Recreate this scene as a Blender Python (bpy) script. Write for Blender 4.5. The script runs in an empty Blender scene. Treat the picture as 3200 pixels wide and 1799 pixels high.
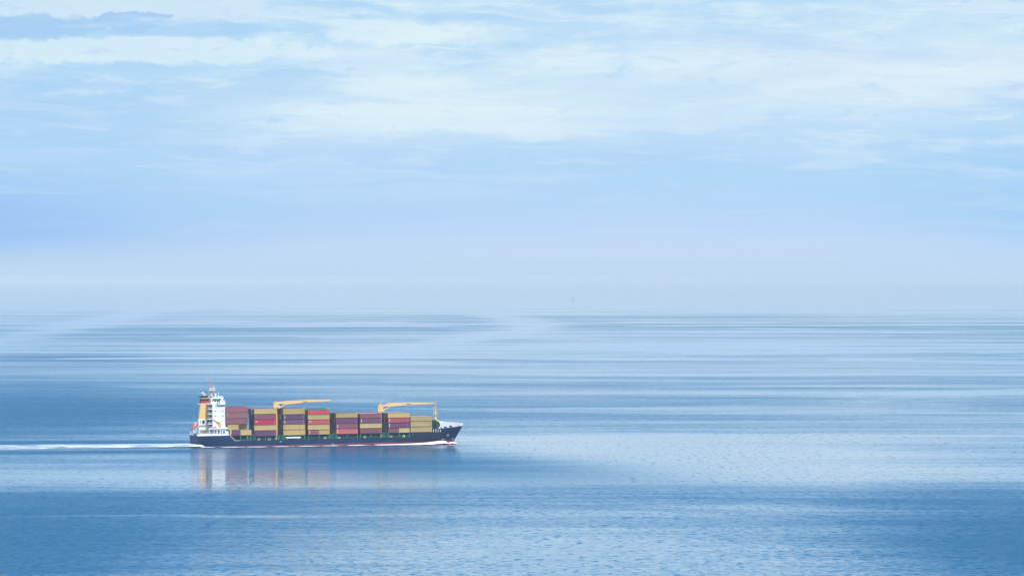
import bpy, math, random
from mathutils import Vector, Matrix, noise as mnoise
random.seed(11)
R = math.radians
scene = bpy.context.scene
col = scene.collection

# ------------------------------------------------------------------ camera
CAMZ = 93.0
FPX = 17100.0            # focal length in pixels of a 3200 px wide frame
EYE = 865.0              # row of the eye level
cam = bpy.data.cameras.new('camera'); cam.sensor_width = 36.0
cam.lens = 36.0 * FPX / 3200.0
cam.shift_y = -(899.5 - EYE) / 3200.0
cam.clip_start = 5.0; cam.clip_end = 250000.0
camo = bpy.data.objects.new('camera', cam); col.objects.link(camo)
camo.location = (0, 0, CAMZ); camo.rotation_euler = (R(90), 0, 0)
scene.camera = camo

# ------------------------------------------------------------------ ship frame
HEAD = R(14.2)           # heading: bow swings away from the camera
TRIM = R(0.8)            # bow up
B = 11.5                 # half beam
O = Vector((-172.4, 3000.6, 0.0))
O = O + Vector((-math.sin(HEAD), math.cos(HEAD), 0)) * B
M = Matrix.Translation(O) @ Matrix.Rotation(HEAD, 4, 'Z') @ Matrix.Rotation(-TRIM, 4, 'Y')
MI = M.inverted()
def at(px, py, Y=-B):
    """the point of the ship's plane y = Y behind a spot of the photograph -> (X, Z) in ship metres"""
    o = MI @ Vector((0, 0, CAMZ))
    d = MI.to_3x3() @ Vector((px - 1600.0, FPX, EYE - py))
    t = (Y - o.y) / d.y
    p = o + d * t
    return p.x, p.z
def z1(x, y): return 580 + x / 5.568, 1160 + y / 5.568
def z2(x, y): return 580 + x / 5.6, 1170 + y / 5.6
def z3(x, y): return 820 + x / 7.24, 1220 + y / 7.24
def z4(x, y): return 1020 + x / 7.24, 1220 + y / 7.24
def z5(x, y): return 1200 + x / 7.24, 1220 + y / 7.24

# ------------------------------------------------------------------ materials
def lin(c):
    c = c / 255.0
    return c / 12.92 if c <= 0.04045 else ((c + 0.055) / 1.055) ** 2.4
def S(r, g, b): return (lin(r), lin(g), lin(b), 1.0)

def paint(name, colr, rough=0.5, wear=0.25, wear_scale=0.5, metal=0.0, streak=True, dark=0.6, vary=0.0):
    """painted steel: base colour with weathering that varies over metres"""
    m = bpy.data.materials.new(name); m.use_nodes = True
    nt = m.node_tree; bs = nt.nodes['Principled BSDF']
    tc = nt.nodes.new('ShaderNodeTexCoord')
    mp = nt.nodes.new('ShaderNodeMapping'); mp.inputs['Scale'].default_value = (1.0, 1.0, 0.25 if streak else 1.0)
    nz = nt.nodes.new('ShaderNodeTexNoise'); nz.inputs['Scale'].default_value = wear_scale
    nz.inputs['Detail'].default_value = 6; nz.inputs['Roughness'].default_value = 0.65
    rp = nt.nodes.new('ShaderNodeValToRGB')
    rp.color_ramp.elements[0].position = 0.35; rp.color_ramp.elements[1].position = 0.72
    mx = nt.nodes.new('ShaderNodeMix'); mx.data_type = 'RGBA'
    mx.inputs['A'].default_value = colr
    mx.inputs['B'].default_value = (colr[0] * dark, colr[1] * dark, colr[2] * dark, 1)
    ml = nt.nodes.new('ShaderNodeMath'); ml.operation = 'MULTIPLY'; ml.inputs[1].default_value = wear
    oi = nt.nodes.new('ShaderNodeObjectInfo')
    ad = nt.nodes.new('ShaderNodeVectorMath'); ad.operation = 'ADD'
    sc = nt.nodes.new('ShaderNodeVectorMath'); sc.operation = 'SCALE'; sc.inputs['Scale'].default_value = 60
    cb = nt.nodes.new('ShaderNodeCombineXYZ')
    L = nt.links.new
    L(oi.outputs['Random'], cb.inputs[0]); L(cb.outputs[0], sc.inputs[0])
    L(tc.outputs['Object'], ad.inputs[0]); L(sc.outputs[0], ad.inputs[1])
    L(ad.outputs[0], mp.inputs['Vector']); L(mp.outputs[0], nz.inputs['Vector'])
    L(nz.outputs['Fac'], rp.inputs[0]); L(rp.outputs[0], ml.inputs[0])
    hs = nt.nodes.new('ShaderNodeHueSaturation'); vr = nt.nodes.new('ShaderNodeMapRange'); vr.inputs[3].default_value = 1 - vary; vr.inputs[4].default_value = 1 + vary
    L(oi.outputs['Random'], vr.inputs[0]); L(vr.outputs[0], hs.inputs['Value'])
    L(ml.outputs[0], mx.inputs['Factor']); L(mx.outputs['Result'], hs.inputs['Color']); L(hs.outputs[0], bs.inputs['Base Color'])
    bs.inputs['Roughness'].default_value = rough; bs.inputs['Metallic'].default_value = metal
    return m

MT = {
 'navy': paint('navy_hull_paint', (0.0003, 0.036, 0.108, 1), 0.5, 0.6, 0.15, dark=0.6),
 'boot': paint('red_antifouling', (0.30, 0.045, 0.10, 1), 0.6, 0.7, 0.25),
 'white': paint('white_ship_paint', (0.87, 0.87, 0.85, 1), 0.45, 0.2, 0.3, dark=0.85),
 'cream': paint('cream_paint', (0.72, 0.66, 0.52, 1), 0.5, 0.3),
 'buff': paint('buff_yellow_paint', (0.86, 0.53, 0.21, 1), 0.55, 0.3, 0.4, dark=0.85),
 'crane': paint('crane_yellow_paint', (0.86, 0.56, 0.22, 1), 0.45, 0.35, 0.4, dark=0.75),
 'crimson': paint('crimson_paint', (0.42, 0.03, 0.09, 1), 0.5),
 'black': paint('black_paint', (0.012, 0.015, 0.03, 1), 0.5),
 'glass': paint('dark_window_glass', (0.01, 0.02, 0.035, 1), 0.15, 0.1),
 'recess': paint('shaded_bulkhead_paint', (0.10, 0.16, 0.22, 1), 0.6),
 'teal': paint('teal_deck_paint', (0.01, 0.13, 0.13, 1), 0.6, 0.6, 0.5),
 'tealdark': paint('dark_teal_coaming_paint', (0.012, 0.075, 0.10, 1), 0.6, 0.7, 0.7),
 'green': paint('green_lashing_paint', (0.02, 0.24, 0.19, 1), 0.55, 0.5, 0.7),
 'deckgreen': paint('green_deck_paint', (0.04, 0.20, 0.15, 1), 0.7),
 'lime': paint('yellow_green_paint', (0.72, 0.80, 0.22, 1), 0.5),
 'orange': paint('orange_lifeboat_paint', (0.72, 0.09, 0.05, 1), 0.35, 0.15),
 'silver': paint('exhaust_steel', (0.6, 0.65, 0.68, 1), 0.35, 0.4, metal=0.3),
 'redmast': paint('red_mast_paint', (0.50, 0.10, 0.10, 1), 0.5),
 'mark': paint('white_lettering_paint', (0.80, 0.80, 0.82, 1), 0.6, 0.3),
 'hazy': paint('haze_toned_boat', (0.46, 0.52, 0.58, 1), 0.6),  # distance haze put into the boat's colour as a pale tone
 'rail': paint('painted_seam_shade', (0.035, 0.03, 0.045, 1), 0.8),  # dark tone painting the shade in the seams between container tiers
 'grey': paint('grey_machinery_paint', (0.30, 0.33, 0.35, 1), 0.6),
}
MT['navy'].node_tree.nodes['Principled BSDF'].inputs['Specular IOR Level'].default_value = 0.22
CC = {   # container colours
 'tan': ((0.53, 0.385, 0.15, 1), 'tan'),
 'tan2': ((0.48, 0.355, 0.155, 1), 'tan'),
 'mauve': ((0.25, 0.075, 0.105, 1), 'mauve'),
 'mauveb': ((0.28, 0.105, 0.125, 1), 'dusty mauve'),
 'purple': ((0.135, 0.045, 0.125, 1), 'purple'),
 'purpleg': ((0.16, 0.065, 0.13, 1), 'greyish purple'),
 'crim': ((0.50, 0.016, 0.075, 1), 'crimson'),
 'red': ((0.60, 0.065, 0.085, 1), 'red'),
 'redm': ((0.47, 0.075, 0.095, 1), 'faded red'),
 'pink': ((0.52, 0.12, 0.13, 1), 'pinkish red'),
 'greyb': ((0.16, 0.24, 0.32, 1), 'grey blue'),
 'teal': ((0.03, 0.22, 0.20, 1), 'green'),
 'pale': ((0.62, 0.64, 0.62, 1), 'pale grey'),
}
CM = {k: paint('container_' + k + '_paint', v[0], 0.6, 0.55, 0.5, dark=0.66, vary=.14) for k, v in CC.items()}

# ------------------------------------------------------------------ mesh helper
class MB:
    def __init__(s): s.v = []; s.f = []; s.m = []
    def quad(s, a, b, c, d, m=0):
        n = len(s.v); s.v += [tuple(a), tuple(b), tuple(c), tuple(d)]; s.f.append((n, n+1, n+2, n+3)); s.m.append(m); return s
    def poly(s, pts, m=0):
        n = len(s.v); s.v += [tuple(p) for p in pts]; s.f.append(tuple(range(n, n+len(pts)))); s.m.append(m); return s
    def box(s, x0, x1, y0, y1, zz0, zz1, m=0):
        if x0 > x1: x0, x1 = x1, x0
        if y0 > y1: y0, y1 = y1, y0
        if zz0 > zz1: zz0, zz1 = zz1, zz0
        n = len(s.v)
        s.v += [(x0,y0,zz0),(x1,y0,zz0),(x1,y1,zz0),(x0,y1,zz0),(x0,y0,zz1),(x1,y0,zz1),(x1,y1,zz1),(x0,y1,zz1)]
        for f in ((3,2,1,0),(4,5,6,7),(0,1,5,4),(1,2,6,5),(2,3,7,6),(3,0,4,7)):
            s.f.append(tuple(n+i for i in f)); s.m.append(m)
        return s
    def prism(s, xz, y0, y1, m=0):
        """outline in X-Z (counter-clockwise seen from -Y) pushed from y0 to y1"""
        n = len(s.v); k = len(xz)
        s.v += [(x, y0, z) for x, z in xz] + [(x, y1, z) for x, z in xz]
        s.f.append(tuple(n+i for i in range(k))); s.m.append(m)
        s.f.append(tuple(n+k+i for i in reversed(range(k)))); s.m.append(m)
        for i in range(k):
            j = (i+1) % k
            s.f.append((n+j, n+i, n+k+i, n+k+j)); s.m.append(m)
        return s
    def tube(s, p, q, r0, r1=None, seg=10, m=0):
        r1 = r0 if r1 is None else r1
        p = Vector(p); q = Vector(q); d = (q - p).normalized()
        a = d.orthogonal().normalized(); b = d.cross(a)
        n = len(s.v)
        for c, r in ((p, r0), (q, r1)):
            for i in range(seg):
                t = 2*math.pi*i/seg
                s.v.append(tuple(c + (a*math.cos(t) + b*math.sin(t))*r))
        for i in range(seg):
            j = (i+1) % seg
            s.f.append((n+i, n+j, n+seg+j, n+seg+i)); s.m.append(m)
        s.f.append(tuple(n+i for i in reversed(range(seg)))); s.m.append(m)
        s.f.append(tuple(n+seg+i for i in range(seg))); s.m.append(m)
        return s
    def ball(s, c, r, sz=1.0, seg=12, rings=7, m=0):
        n = len(s.v)
        for j in range(1, rings):
            ph = math.pi*j/rings
            for i in range(seg):
                t = 2*math.pi*i/seg
                s.v.append((c[0]+r*math.sin(ph)*math.cos(t), c[1]+r*math.sin(ph)*math.sin(t), c[2]+r*sz*math.cos(ph)))
        top = len(s.v); s.v.append((c[0], c[1], c[2]+r*sz)); bot = len(s.v); s.v.append((c[0], c[1], c[2]-r*sz))
        for j in range(rings-2):
            for i in range(seg):
                k = (i+1) % seg
                s.f.append((n+j*seg+i, n+(j+1)*seg+i, n+(j+1)*seg+k, n+j*seg+k)); s.m.append(m)
        for i in range(seg):
            k = (i+1) % seg
            s.f.append((top, n+i, n+k)); s.m.append(m)
            s.f.append((bot, n+(rings-2)*seg+k, n+(rings-2)*seg+i)); s.m.append(m)
        return s
    def rail(s, pts, h=1.1, step=2.2, r=0.045, bars=3):
        for a, b in zip(pts[:-1], pts[1:]):
            a = Vector(a); b = Vector(b); L = (b-a).length; n = max(1, int(L/step))
            for i in range(n+1):
                p = a.lerp(b, i/n); s.tube(p, p+Vector((0,0,h)), r, seg=5)
            for k in range(1, bars+1):
                z = Vector((0,0,h*k/bars)); s.tube(a+z, b+z, r*0.8, seg=5)
        return s
    def mesh(s, name, mats):
        me = bpy.data.meshes.new(name); me.from_pydata(s.v, [], s.f); me.update()
        for m in (mats if isinstance(mats, (list, tuple)) else [mats]): me.materials.append(m)
        me.polygons.foreach_set('material_index', s.m)
        return me
    def build(s, name, mats, parent=None):
        o = bpy.data.objects.new(name, s.mesh(name, mats)); col.objects.link(o)
        if parent is not None: o.parent = parent
        return o
def smooth(o):
    for p in o.data.polygons: p.use_smooth = True
    return o
def tag(o, label=None, cat=None, group=None, kind=None):
    if label: o['label'] = label
    if cat: o['category'] = cat
    if group: o['group'] = group
    if kind: o['kind'] = kind
    return o

# ------------------------------------------------------------------ the ship
ship = bpy.data.objects.new('container_ship', None); col.objects.link(ship)
ship.matrix_world = M
tag(ship, 'long navy blue container ship with white bridge, buff funnel and two yellow cranes', 'ship')

# levels taken at the near side
XP = at(735, 1371)[0]                    # where the poop bulwark has dropped to the main deck
ZP = at(660, 1360.5)[1]                  # poop deck edge
ZM = (at(760, 1376)[1] + at(1020, 1370.5)[1] + at(1260, 1365.5)[1]) / 3   # main deck edge
XS, ZS = at(1446, 1329.5, 0)             # stem head
XW, ZW = at(1418, 1377, 0)               # stem near the water
XF0 = at(1284, 1365, -B)[0]; 
ZF1 = at(1300, 1349.5, -B)[1]
print('SHIP', XP, ZP, ZM, (XS, ZS), (XW, ZW), XF0, ZF1)
def lerp(a, b, t): return a + (b-a)*max(0.0, min(1.0, t))
def sstep(a, b, x):
    t = max(0.0, min(1.0, (x-a)/(b-a))); return t*t*(3-2*t)
SHEER = [(0, ZP), (XP-3.2, ZP), (XP, ZM), (XF0-1.0, ZM), (XF0+1.5, ZF1), (XF0+9.5, ZF1+0.1), (XF0+13, ZF1+0.9), (XF0+16.5, ZF1+1.4), (XS, ZS)]
def sheer(X):
    for (a, za), (b, zb) in zip(SHEER[:-1], SHEER[1:]):
        if X <= b: return lerp(za, zb, (X-a)/(b-a))
    return ZS
def stem(z): return lerp(XW, XS, (z-ZW)/(ZS-ZW)) if z > ZW else XW - 0.15*(ZW-z)
def halfb(X, z):
    w = max(0.0, min(1.0, z/ZP))
    xs = stem(z)
    # bow
    x0 = lerp(88, 108, w); t = max(0.0, min(1.0, (X-x0)/(xs-x0)))
    e = lerp(1.55, 2.5, w)
    hb = B*(1 - t**e)
    # stern tuck
    if X < 16:
        tk = (1 - X/16.0)**1.6
        hb -= tk*lerp(3.4, 0.15, w**0.7)
    if z < 0: hb *= 1 - 0.02*z*z*0.3
    return max(hb, 0.0)
us = sorted(set([i/46 for i in range(47)] + [0.0, (XP-3.2)/XS, XP/XS, (XF0-1)/XS, (XF0+1.5)/XS] + [0.85+0.15*i/14 for i in range(15)]))
rows = []
ZR = 0.1
for u in us:
    X0 = u*XS; zt = sheer(X0); r = []
    zs = [-5, -2.5, ZR] + [ZR + (zt-ZR)*k/7 for k in range(1, 8)]
    for z in zs:
        X = u*stem(z); r.append((X, halfb(X, z), z))
    rows.append(r)
h = MB()
def grid(mb, sign):
    n0 = len(mb.v); k = len(rows[0])
    for r in rows:
        for (X, y, z) in r: mb.v.append((X, sign*y, z))
    for i in range(len(rows)-1):
        for j in range(k-1):
            a, b, c, d = n0+i*k+j, n0+(i+1)*k+j, n0+(i+1)*k+j+1, n0+i*k+j+1
            mb.f.append((a, b, c, d) if sign < 0 else (d, c, b, a)); mb.m.append(1 if j < 2 else 0)
grid(h, -1); grid(h, 1)
for j in range(len(rows[0])-1):       # transom
    a, b = rows[0][j], rows[0][j+1]
    h.quad((a[0], a[1], a[2]), (a[0], -a[1], a[2]), (b[0], -b[1], b[2]), (b[0], b[1], b[2]), 1 if j < 2 else 0)
hull = smooth(h.build('hull', [MT['navy'], MT['boot']], ship))
md = hull.modifiers.new('edge', 'EDGE_SPLIT'); md.split_angle = R(35)

d = MB()                              # decks, a hand below the hull edge
for (ra, rb) in zip(rows[:-1], rows[1:]):
    a, b = ra[-1], rb[-1]
    dz = 0.25
    d.quad((a[0], -a[1]+.05, a[2]-dz), (b[0], -b[1]+.05, b[2]-dz), (b[0], max(b[1]-.05, 0), b[2]-dz), (a[0], a[1]-.05, a[2]-dz))
d.build('deck', MT['deckgreen'], ship)

# rub strake line on the hull
rb = MB()
for k in range(40):
    Xa = XP + 4 + k*2.2; Xb = Xa + 2.2
    for zc in (ZM*0.52,):
        ya, yb = -halfb(Xa, zc)-0.05, -halfb(Xb, zc)-0.05
        rb.quad((Xa, ya, zc), (Xb, yb, zc), (Xb, yb, zc+0.14), (Xa, ya, zc+0.14))
rb.build('rubbing_strake', MT['tealdark'], ship)

def decal(mb, px0, px1, py0, py1, off=0.06):
    """thin plate lying on the hull side"""
    Xa, za = at(px0, py1); Xb, zb = at(px1, py0)
    for _ in range(4):
        Ya = -halfb((Xa+Xb)/2, (za+zb)/2)
        Xa, za = at(px0, py1, Ya); Xb, zb = at(px1, py0, Ya)
    Y = lambda X, z: -halfb(X, z)-off
    mb.quad((Xa, Y(Xa, za), za), (Xb, Y(Xb, za), za), (Xb, Y(Xb, zb), zb), (Xa, Y(Xa, zb), zb))
mk = MB()                              # block letters amidships
for i, (a, b, c, e) in enumerate([(0,1.2,0,1),(1.2,1.6,0,5),(2.4,2.9,0,5),(2.9,4.2,4,5),(4.2,4.7,0,5),(5.4,6.6,0,1),(5.4,5.9,0,5),(5.9,6.6,2,3),(5.9,6.6,4,5)]):
    decal(mk, 874+a*0.9, 874+b*0.9, 1377.2+c*0.55, 1377.2+e*0.55)
mk.build('hull_lettering', MT['mark'], ship)
pl = MB()                              # load line and draught figures
cx, cy = z4(132, 1215)
decal(pl, cx-.25, cx+.25, cy-5.2, cy+4.4); decal(pl, cx-2, cx+2, cy-.3, cy+.35)
for (a, b, c, e) in [(22,26,-8,8),(26,32,4,8),(36,40,-10,2),(40,46,-18,-14),(46,50,-18,-6),(30,34,-6,6)]:
    decal(pl, cx+a/7.24, cx+b/7.24, cy+c/7.24, cy+e/7.24)
for (x, y) in [z4(705, 1255), z4(755, 1208), z4(1255, 1195), z3(990, 1235), z5(652, 985)]:
    decal(pl, x-2.2, x-.6, y-.5, y+.5); decal(pl, x, x+1.9, y-.5, y+.4)
pl.build('load_line_mark', MT['mark'], ship)
bm_ = MB()
cx, cy = z5(1447, 1005)
for (a, b, c, e) in [(-4.2,-1.5,2,3),(-2.6,-1.2,-1.5,2),(-.3,.3,-4.6,3),(1.0,2.4,-2.6,.8),(2.4,4.2,2,3.2),(-1.2,1.4,0.6,1.6),(2.9,3.6,-4.2,-1.4),(-3.8,-3,-3.6,-.8)]:
    decal(bm_, cx+a, cx+b, cy+c, cy+e, 0.08)
bm_.build('bow_emblem', MT['mark'], ship)
bf = MB()
for (zx, zy) in ((1310, 1100), (1328, 1092), (1355, 1096), (1372, 1100)):
    x, y = z5(zx, zy); b1_ = MB(); decal(b1_, x-.9, x+.7, y-1.2, y+1.4, .08); b1_.build('draught_figures', MT['mark'], ship)
x, y = z5(1555, 1088)
for (a, b, c, e) in [(-2,2.4,1.2,2.2),(-.2,.9,-3,-1.2),(.9,2,-1.2,1.2),(-2.4,-1.2,.4,1.2)]: decal(bf, x+a, x+b, y+c, y+e, .1)
bf.build('draught_figures', MT['mark'], ship)

# ---- box drawn between two photo spots on the plane y=Y, deep towards the far side
def pbox(mb, p, q, Y0, Y1, m=0, pad=0.0):
    xa, za = at(p[0], p[1], Y0); xb, zb = at(q[0], q[1], Y0)
    mb.box(xa, xb, Y0, Y1, za, zb, m); return (min(xa, xb), max(xa, xb), min(za, zb), max(za, zb))
def zbox(mb, x0, y0, x1, y1, Y0, Y1, m=0): return pbox(mb, z1(x0, y0), z1(x1, y1), Y0, Y1, m)
def windows(parent, rects, Y, name='window', zf=z1, mat='glass'):
    for (x0, y0, x1, y1) in rects:
        w = MB(); pbox(w, zf(x0, y0), zf(x1, y1), Y-0.06, Y+0.05); w.build(name, MT[mat], parent)

# poop bulwark and rails
b = MB()
xa, xe = 0.0, XP-3.4
for s_ in (-1, 1):
    k = 8
    for i in range(k):
        Xa = xa+(xe-xa)*i/k; Xb = xa+(xe-xa)*(i+1)/k
        y0, y1 = s_*halfb(Xa, ZP), s_*halfb(Xb, ZP)
        zt = ZP+ (0.95 if i < 6 else 0.6)
        for (u, v) in ((0, 0), (-0.12*s_, 0)):
            b.quad((Xa, y0+u, ZP-.1), (Xb, y1+u, ZP-.1), (Xb, y1+u, zt), (Xa, y0+u, zt))
        b.quad((Xa, y0, zt), (Xb, y1, zt), (Xb, y1-.12*s_, zt), (Xa, y0-.12*s_, zt))
b.box(0, .12, -halfb(0, ZP), halfb(0, ZP), ZP-.1, ZP+.95)
b.build('poop_bulwark', MT['white'], ship)
r = MB(); r.rail([(xe, -B+.1, ZP+.6), (0.1, -B+.3, ZP+.95), (0.1, B-.3, ZP+.95)], 1.0, 1.6, 0.05); r.build('poop_railing', MT['white'], ship)
# forward end of the poop bulwark: curved cut-down plate
b = MB(); b.prism([(XP-3.2, ZP-.02), (XP, ZM), (XP+2.6, ZM), (XP+2.6, ZM+.2), (XP+.1, ZM+.25), (XP-3.1, ZP+.28)], -B-.04, -B+.08)
b.build('bulwark_end_plate', MT['cream'], ship)

# lower deck house with its openings
lh = MB(); X0, X1, Z0, Z1 = zbox(lh, 415, 995, 745, 1112, -10.9, 10.9)
house = lh.build('lower_deckhouse', MT['white'], ship)
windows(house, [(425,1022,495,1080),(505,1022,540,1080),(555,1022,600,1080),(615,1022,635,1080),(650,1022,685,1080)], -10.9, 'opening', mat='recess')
windows(house, [(702,1018,730,1034)], -10.9)
windows(house, [(430,1020,446,1078),(520,1024,530,1078),(572,1024,584,1078)], -10.95, 'doorway')
windows(house, [(425,1084,446,1110),(612,1086,634,1110)], -10.9, 'door', mat='black')
ov = MB(); zbox(ov, 412, 988, 738, 999, -11.4, 11.4); ov.build('deck_overhang', MT['white'], house)
r = MB(); r.rail([(X0, -11.2, Z1+.3), (X1-1, -11.2, Z1+.3)], 1.0, 1.8, .045); r.build('house_railing', MT['white'], house)

# accommodation tower
tw = MB(); TX0, TX1, TZ0, TZ1 = zbox(tw, 466, 556, 692, 990, -10.4, 10.4)
tower = tw.build('accommodation_tower', MT['white'], ship)
windows(tower, [(513,594,525,608),(627,594,638,608),(495,682,505,695),(515,682,529,695),(630,682,640,694),(650,682,664,694),
                (495,768,505,781),(515,768,529,781),(630,766,640,779),(650,766,664,779),(499,853,513,868),(629,853,641,867)], -10.4)
for (zy) in (570, 655, 742, 830, 912):       # aft balconies with doors behind
    X, Z = at(*z1(466, zy), -10.4)
    bl = MB(); bl.box(X-2.2, X-.01, -10.3, 10.3, Z-.22, Z+.06)
    bo = bl.build('balcony', MT['white'], tower)
    rr = MB(); rr.rail([(X-.1, -10.25, Z+.06), (X-2.1, -10.25, Z+.06), (X-2.1, 10.2, Z+.06)], 1.0, 2.0, .05); rr.build('railing', MT['white'], bo)
    if zy > 560:
        for k in range(4):
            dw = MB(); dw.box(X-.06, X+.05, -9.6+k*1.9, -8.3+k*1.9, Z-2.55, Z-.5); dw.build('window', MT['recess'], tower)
for zy in (620, 700, 780, 860, 940):
    nb = MB(); zbox(nb, 692, zy, 699, zy+8, -10.4, -9.0); nb.build('ladder_platform', MT['white'], tower)

# bridge deck and wheelhouse
br = MB(); zbox(br, 448, 500, 658, 557, -9.0, 9.0)
BX0, BX1, BZ0, BZ1 = zbox(br, 440, 466, 652, 500, -9.0, 9.0)
bridge = br.build('wheelhouse', MT['white'], ship)
gb = MB(); zbox(gb, 466, 474, 620, 499, -9.06, -8.9); gb.build('green_band', MT['green'], bridge)
windows(bridge, [(464,502,480,526),(497,502,535,526),(545,500,600,524),(625,500,645,519)], -9.0)
wg = MB(); zbox(wg, 548, 528, 692, 575, -11.6, 11.6); wing = wg.build('bridge_wing', MT['white'], bridge)
windows(wing, [(550,536,565,562),(584,536,597,562)], -11.6)
r = MB(); xa, za = at(*z1(470, 466), -8.8); xb, _ = at(*z1(655, 466), -8.8)
r.rail([(xa, -8.8, za), (xb, -8.8, za), (xb, 8.8, za)], 1.1, 1.5, .06); r.rail([(xa, -8.8, za), (xa, 8.8, za)], 1.1, 1.5, .06)
r.build('monkey_island_railing', MT['white'], bridge)
r = MB(); xa, za = at(*z1(655, 528), -11.4); xb, _ = at(*z1(691, 528), -11.4)
r.rail([(xa, -11.4, za), (xb, -11.4, za), (xb, 11.4, za)], 1.0, 1.5, .05); r.build('wing_railing', MT['white'], wing)
g = MB(); X, Z = at(*z1(520, 400), -5); g.ball((X, -5, Z), .55); g.tube((X, -5, Z-2.2), (X, -5, Z), .28); smooth(g.build('radome', MT['white'], bridge))
g = MB(); X, Z = at(*z1(570, 350), -4); g.tube((X, -4, Z-3.6), (X, -4, Z), .14, .07); g.build('whip_antenna', MT['white'], bridge)
g = MB(); X, Z = at(*z1(645, 432), -8); g.tube((X, -8, Z-1.4), (X, -8, Z), .12); g.box(X-.5, X+.4, -8.3, -7.7, Z-1.2, Z-.5); g.build('searchlight', MT['white'], bridge)

# mast on the bridge roof
ms = MB(); xa, za = at(*z1(447, 466), -6); xb, zb = at(*z1(447, 325), -6)
ms.tube((xa, -6, za-.3), (xb, -6, zb), .75, .5, 14); mast = smooth(ms.build('radar_mast', MT['buff'], ship))
mast.modifiers.new('e', 'EDGE_SPLIT').split_angle = R(40)
p = MB(); xa, za = at(*z1(395, 326), -6); xb, _ = at(*z1(508, 326), -6)
p.box(xa, xb, -7.6, -4.4, za-.35, za+.05); p.rail([(xa, -7.5, za), (xb, -7.5, za)], 1.1, .9, .06); p.rail([(xa, -4.5, za), (xb, -4.5, za)], 1.1, .9, .06)
p.tube((xb-1.9, -6, za-2.2), (xb-.2, -6, za-.3), .1); p.tube((xa+1.4, -6, za-1.6), (xa+.2, -6, za-.3), .1)
p.build('mast_platform', MT['cream'], mast)
q = MB(); xc, zc = at(*z1(406, 290), -6); xd, zd = at(*z1(397, 132), -6)
q.tube((xc, -6, za), (xd, -6, zd), .3, .16, 8)
q.build('topmast', MT['redmast'], mast)
q = MB()
for k in range(5):
    t = .12+k*.2; x_ = lerp(xc, xd, t); z_ = lerp(za, zd, t); q.box(x_-.42, x_+.42, -6.3, -5.7, z_-.1, z_+.12)
q.box(xd-.8, xd+.3, -6.2, -5.8, zd-.05, zd+.25); q.build('light_bracket', MT['cream'], mast)
q = MB(); x_, z_ = at(*z1(485, 212), -6); q.tube((x_, -6, za), (x_, -6, z_), .16, .08); q.box(x_-.7, x_+.6, -6.1, -5.9, za+1.7, za+2.0); q.ball((x_-1.6, -6, za+1.2), .35)
q.box(x_-.6, x_+1.0, -6.4, -5.6, za+.9, za+1.25); q.build('radar_scanner', MT['cream'], mast)
q = MB(); x_, z_ = at(*z1(445, 440), -7); q.box(x_-.35, x_+.35, -7, -6.4, z_-.3, z_+.3); q.build('mast_light_box', MT['redmast'], mast)

# funnel on its casing
FY0, FY1 = -4.4, -1.4
cs = MB(); CX0, CX1, CZ0, CZ1 = zbox(cs, 222, 828, 414, 1100, FY0, FY1); casing = cs.build('engine_casing', MT['white'], ship)
windows(casing, [(260,846,272,915),(290,848,331,914),(368,846,407,906)], FY0)
wl = MB(); zbox(wl, 236, 926, 414, 934, FY0-.9, FY0); zbox(wl, 262, 1012, 400, 1018, FY0-2.4, FY0); zbox(wl, 300, 1018, 308, 1085, FY0-2.2, FY0-1.9); zbox(wl, 236, 1086, 414, 1092, FY0-2.4, FY0)
wl.build('casing_walkway', MT['cream'], casing)
windows(casing, [(285,1060,355,1086),(300,1040,330,1060)], FY0-.4, 'winch', mat='tealdark')
pp = MB(); xa, za = at(*z1(232, 1085), FY0-.5); _, zb = at(*z1(232, 835), FY0-.5); pp.tube((xa, FY0-.5, za), (xa, FY0-.5, zb), .22); pp.build('vent_pipe', MT['cream'], casing)
def fsec(zy, xl, xr, Y0=FY0, Y1=FY1, sh=0.0):
    a, z = at(*z1(xl, zy), Y0); c, _ = at(*z1(xr, zy), Y0)
    return (a, c, z)
def ftaper(name, mat, lo, hi, parent, inset=0.0, yi=(0, 0)):
    (a0, b0, za_), (a1, b1, zb_) = lo, hi
    mb = MB()
    def ring(a, b_, z, k):      # rounded plan
        pts = []; rr = .45
        y0, y1 = FY0+k, FY1-k
        for (cx_, cy_, s0) in ((b_-rr, y0+rr, -90), (b_-rr, y1-rr, 0), (a+rr, y1-rr, 90), (a+rr, y0+rr, 180)):
            for i in range(5):
                t = R(s0+i*22.5); pts.append((cx_+rr*math.cos(t), cy_+rr*math.sin(t), z))
        return pts
    A = ring(a0, b0, za_, yi[0]); Bq = ring(a1, b1, zb_, yi[1]); n = len(A)
    for i in range(n):
        j = (i+1) % n; mb.quad(A[i], A[j], Bq[j], Bq[i])
    mb.poly(list(reversed(A))); mb.poly(Bq)
    return mb.build(name, mat, parent)
F0 = fsec(828, 228, 408); F1 = fsec(553, 258, 401); F2 = fsec(512, 260, 400); F3 = fsec(478, 262, 400); F4 = fsec(452, 272, 402)
fun = ftaper('funnel', MT['buff'], F0, F1, ship)
def exp_(s, e): return (s[0]-e, s[1]+e, s[2])
ftaper('crimson_band', MT['crimson'], exp_(F1, .03), exp_(F2, .03), fun, yi=(-.03, -.03))
ftaper('navy_band', MT['black'], exp_(F2, .01), exp_(F3, .01), fun, yi=(-.01, -.01))
ftaper('top_band', MT['buff'], exp_(F3, -.1), F4, fun, yi=(.1, .1))
cp = MB(); a, z = at(*z1(240, 450), FY0-.4); c, zt = at(*z1(390, 428), FY0-.4)
cp.prism([(a+1.0, z), (c, z-.05), (c, zt+.3), (a-.2, zt-.15), (a-.2, zt-.4)], FY0-.4, FY1+.4); cp.build('funnel_cap', MT['black'], fun)
ep = MB()
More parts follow.
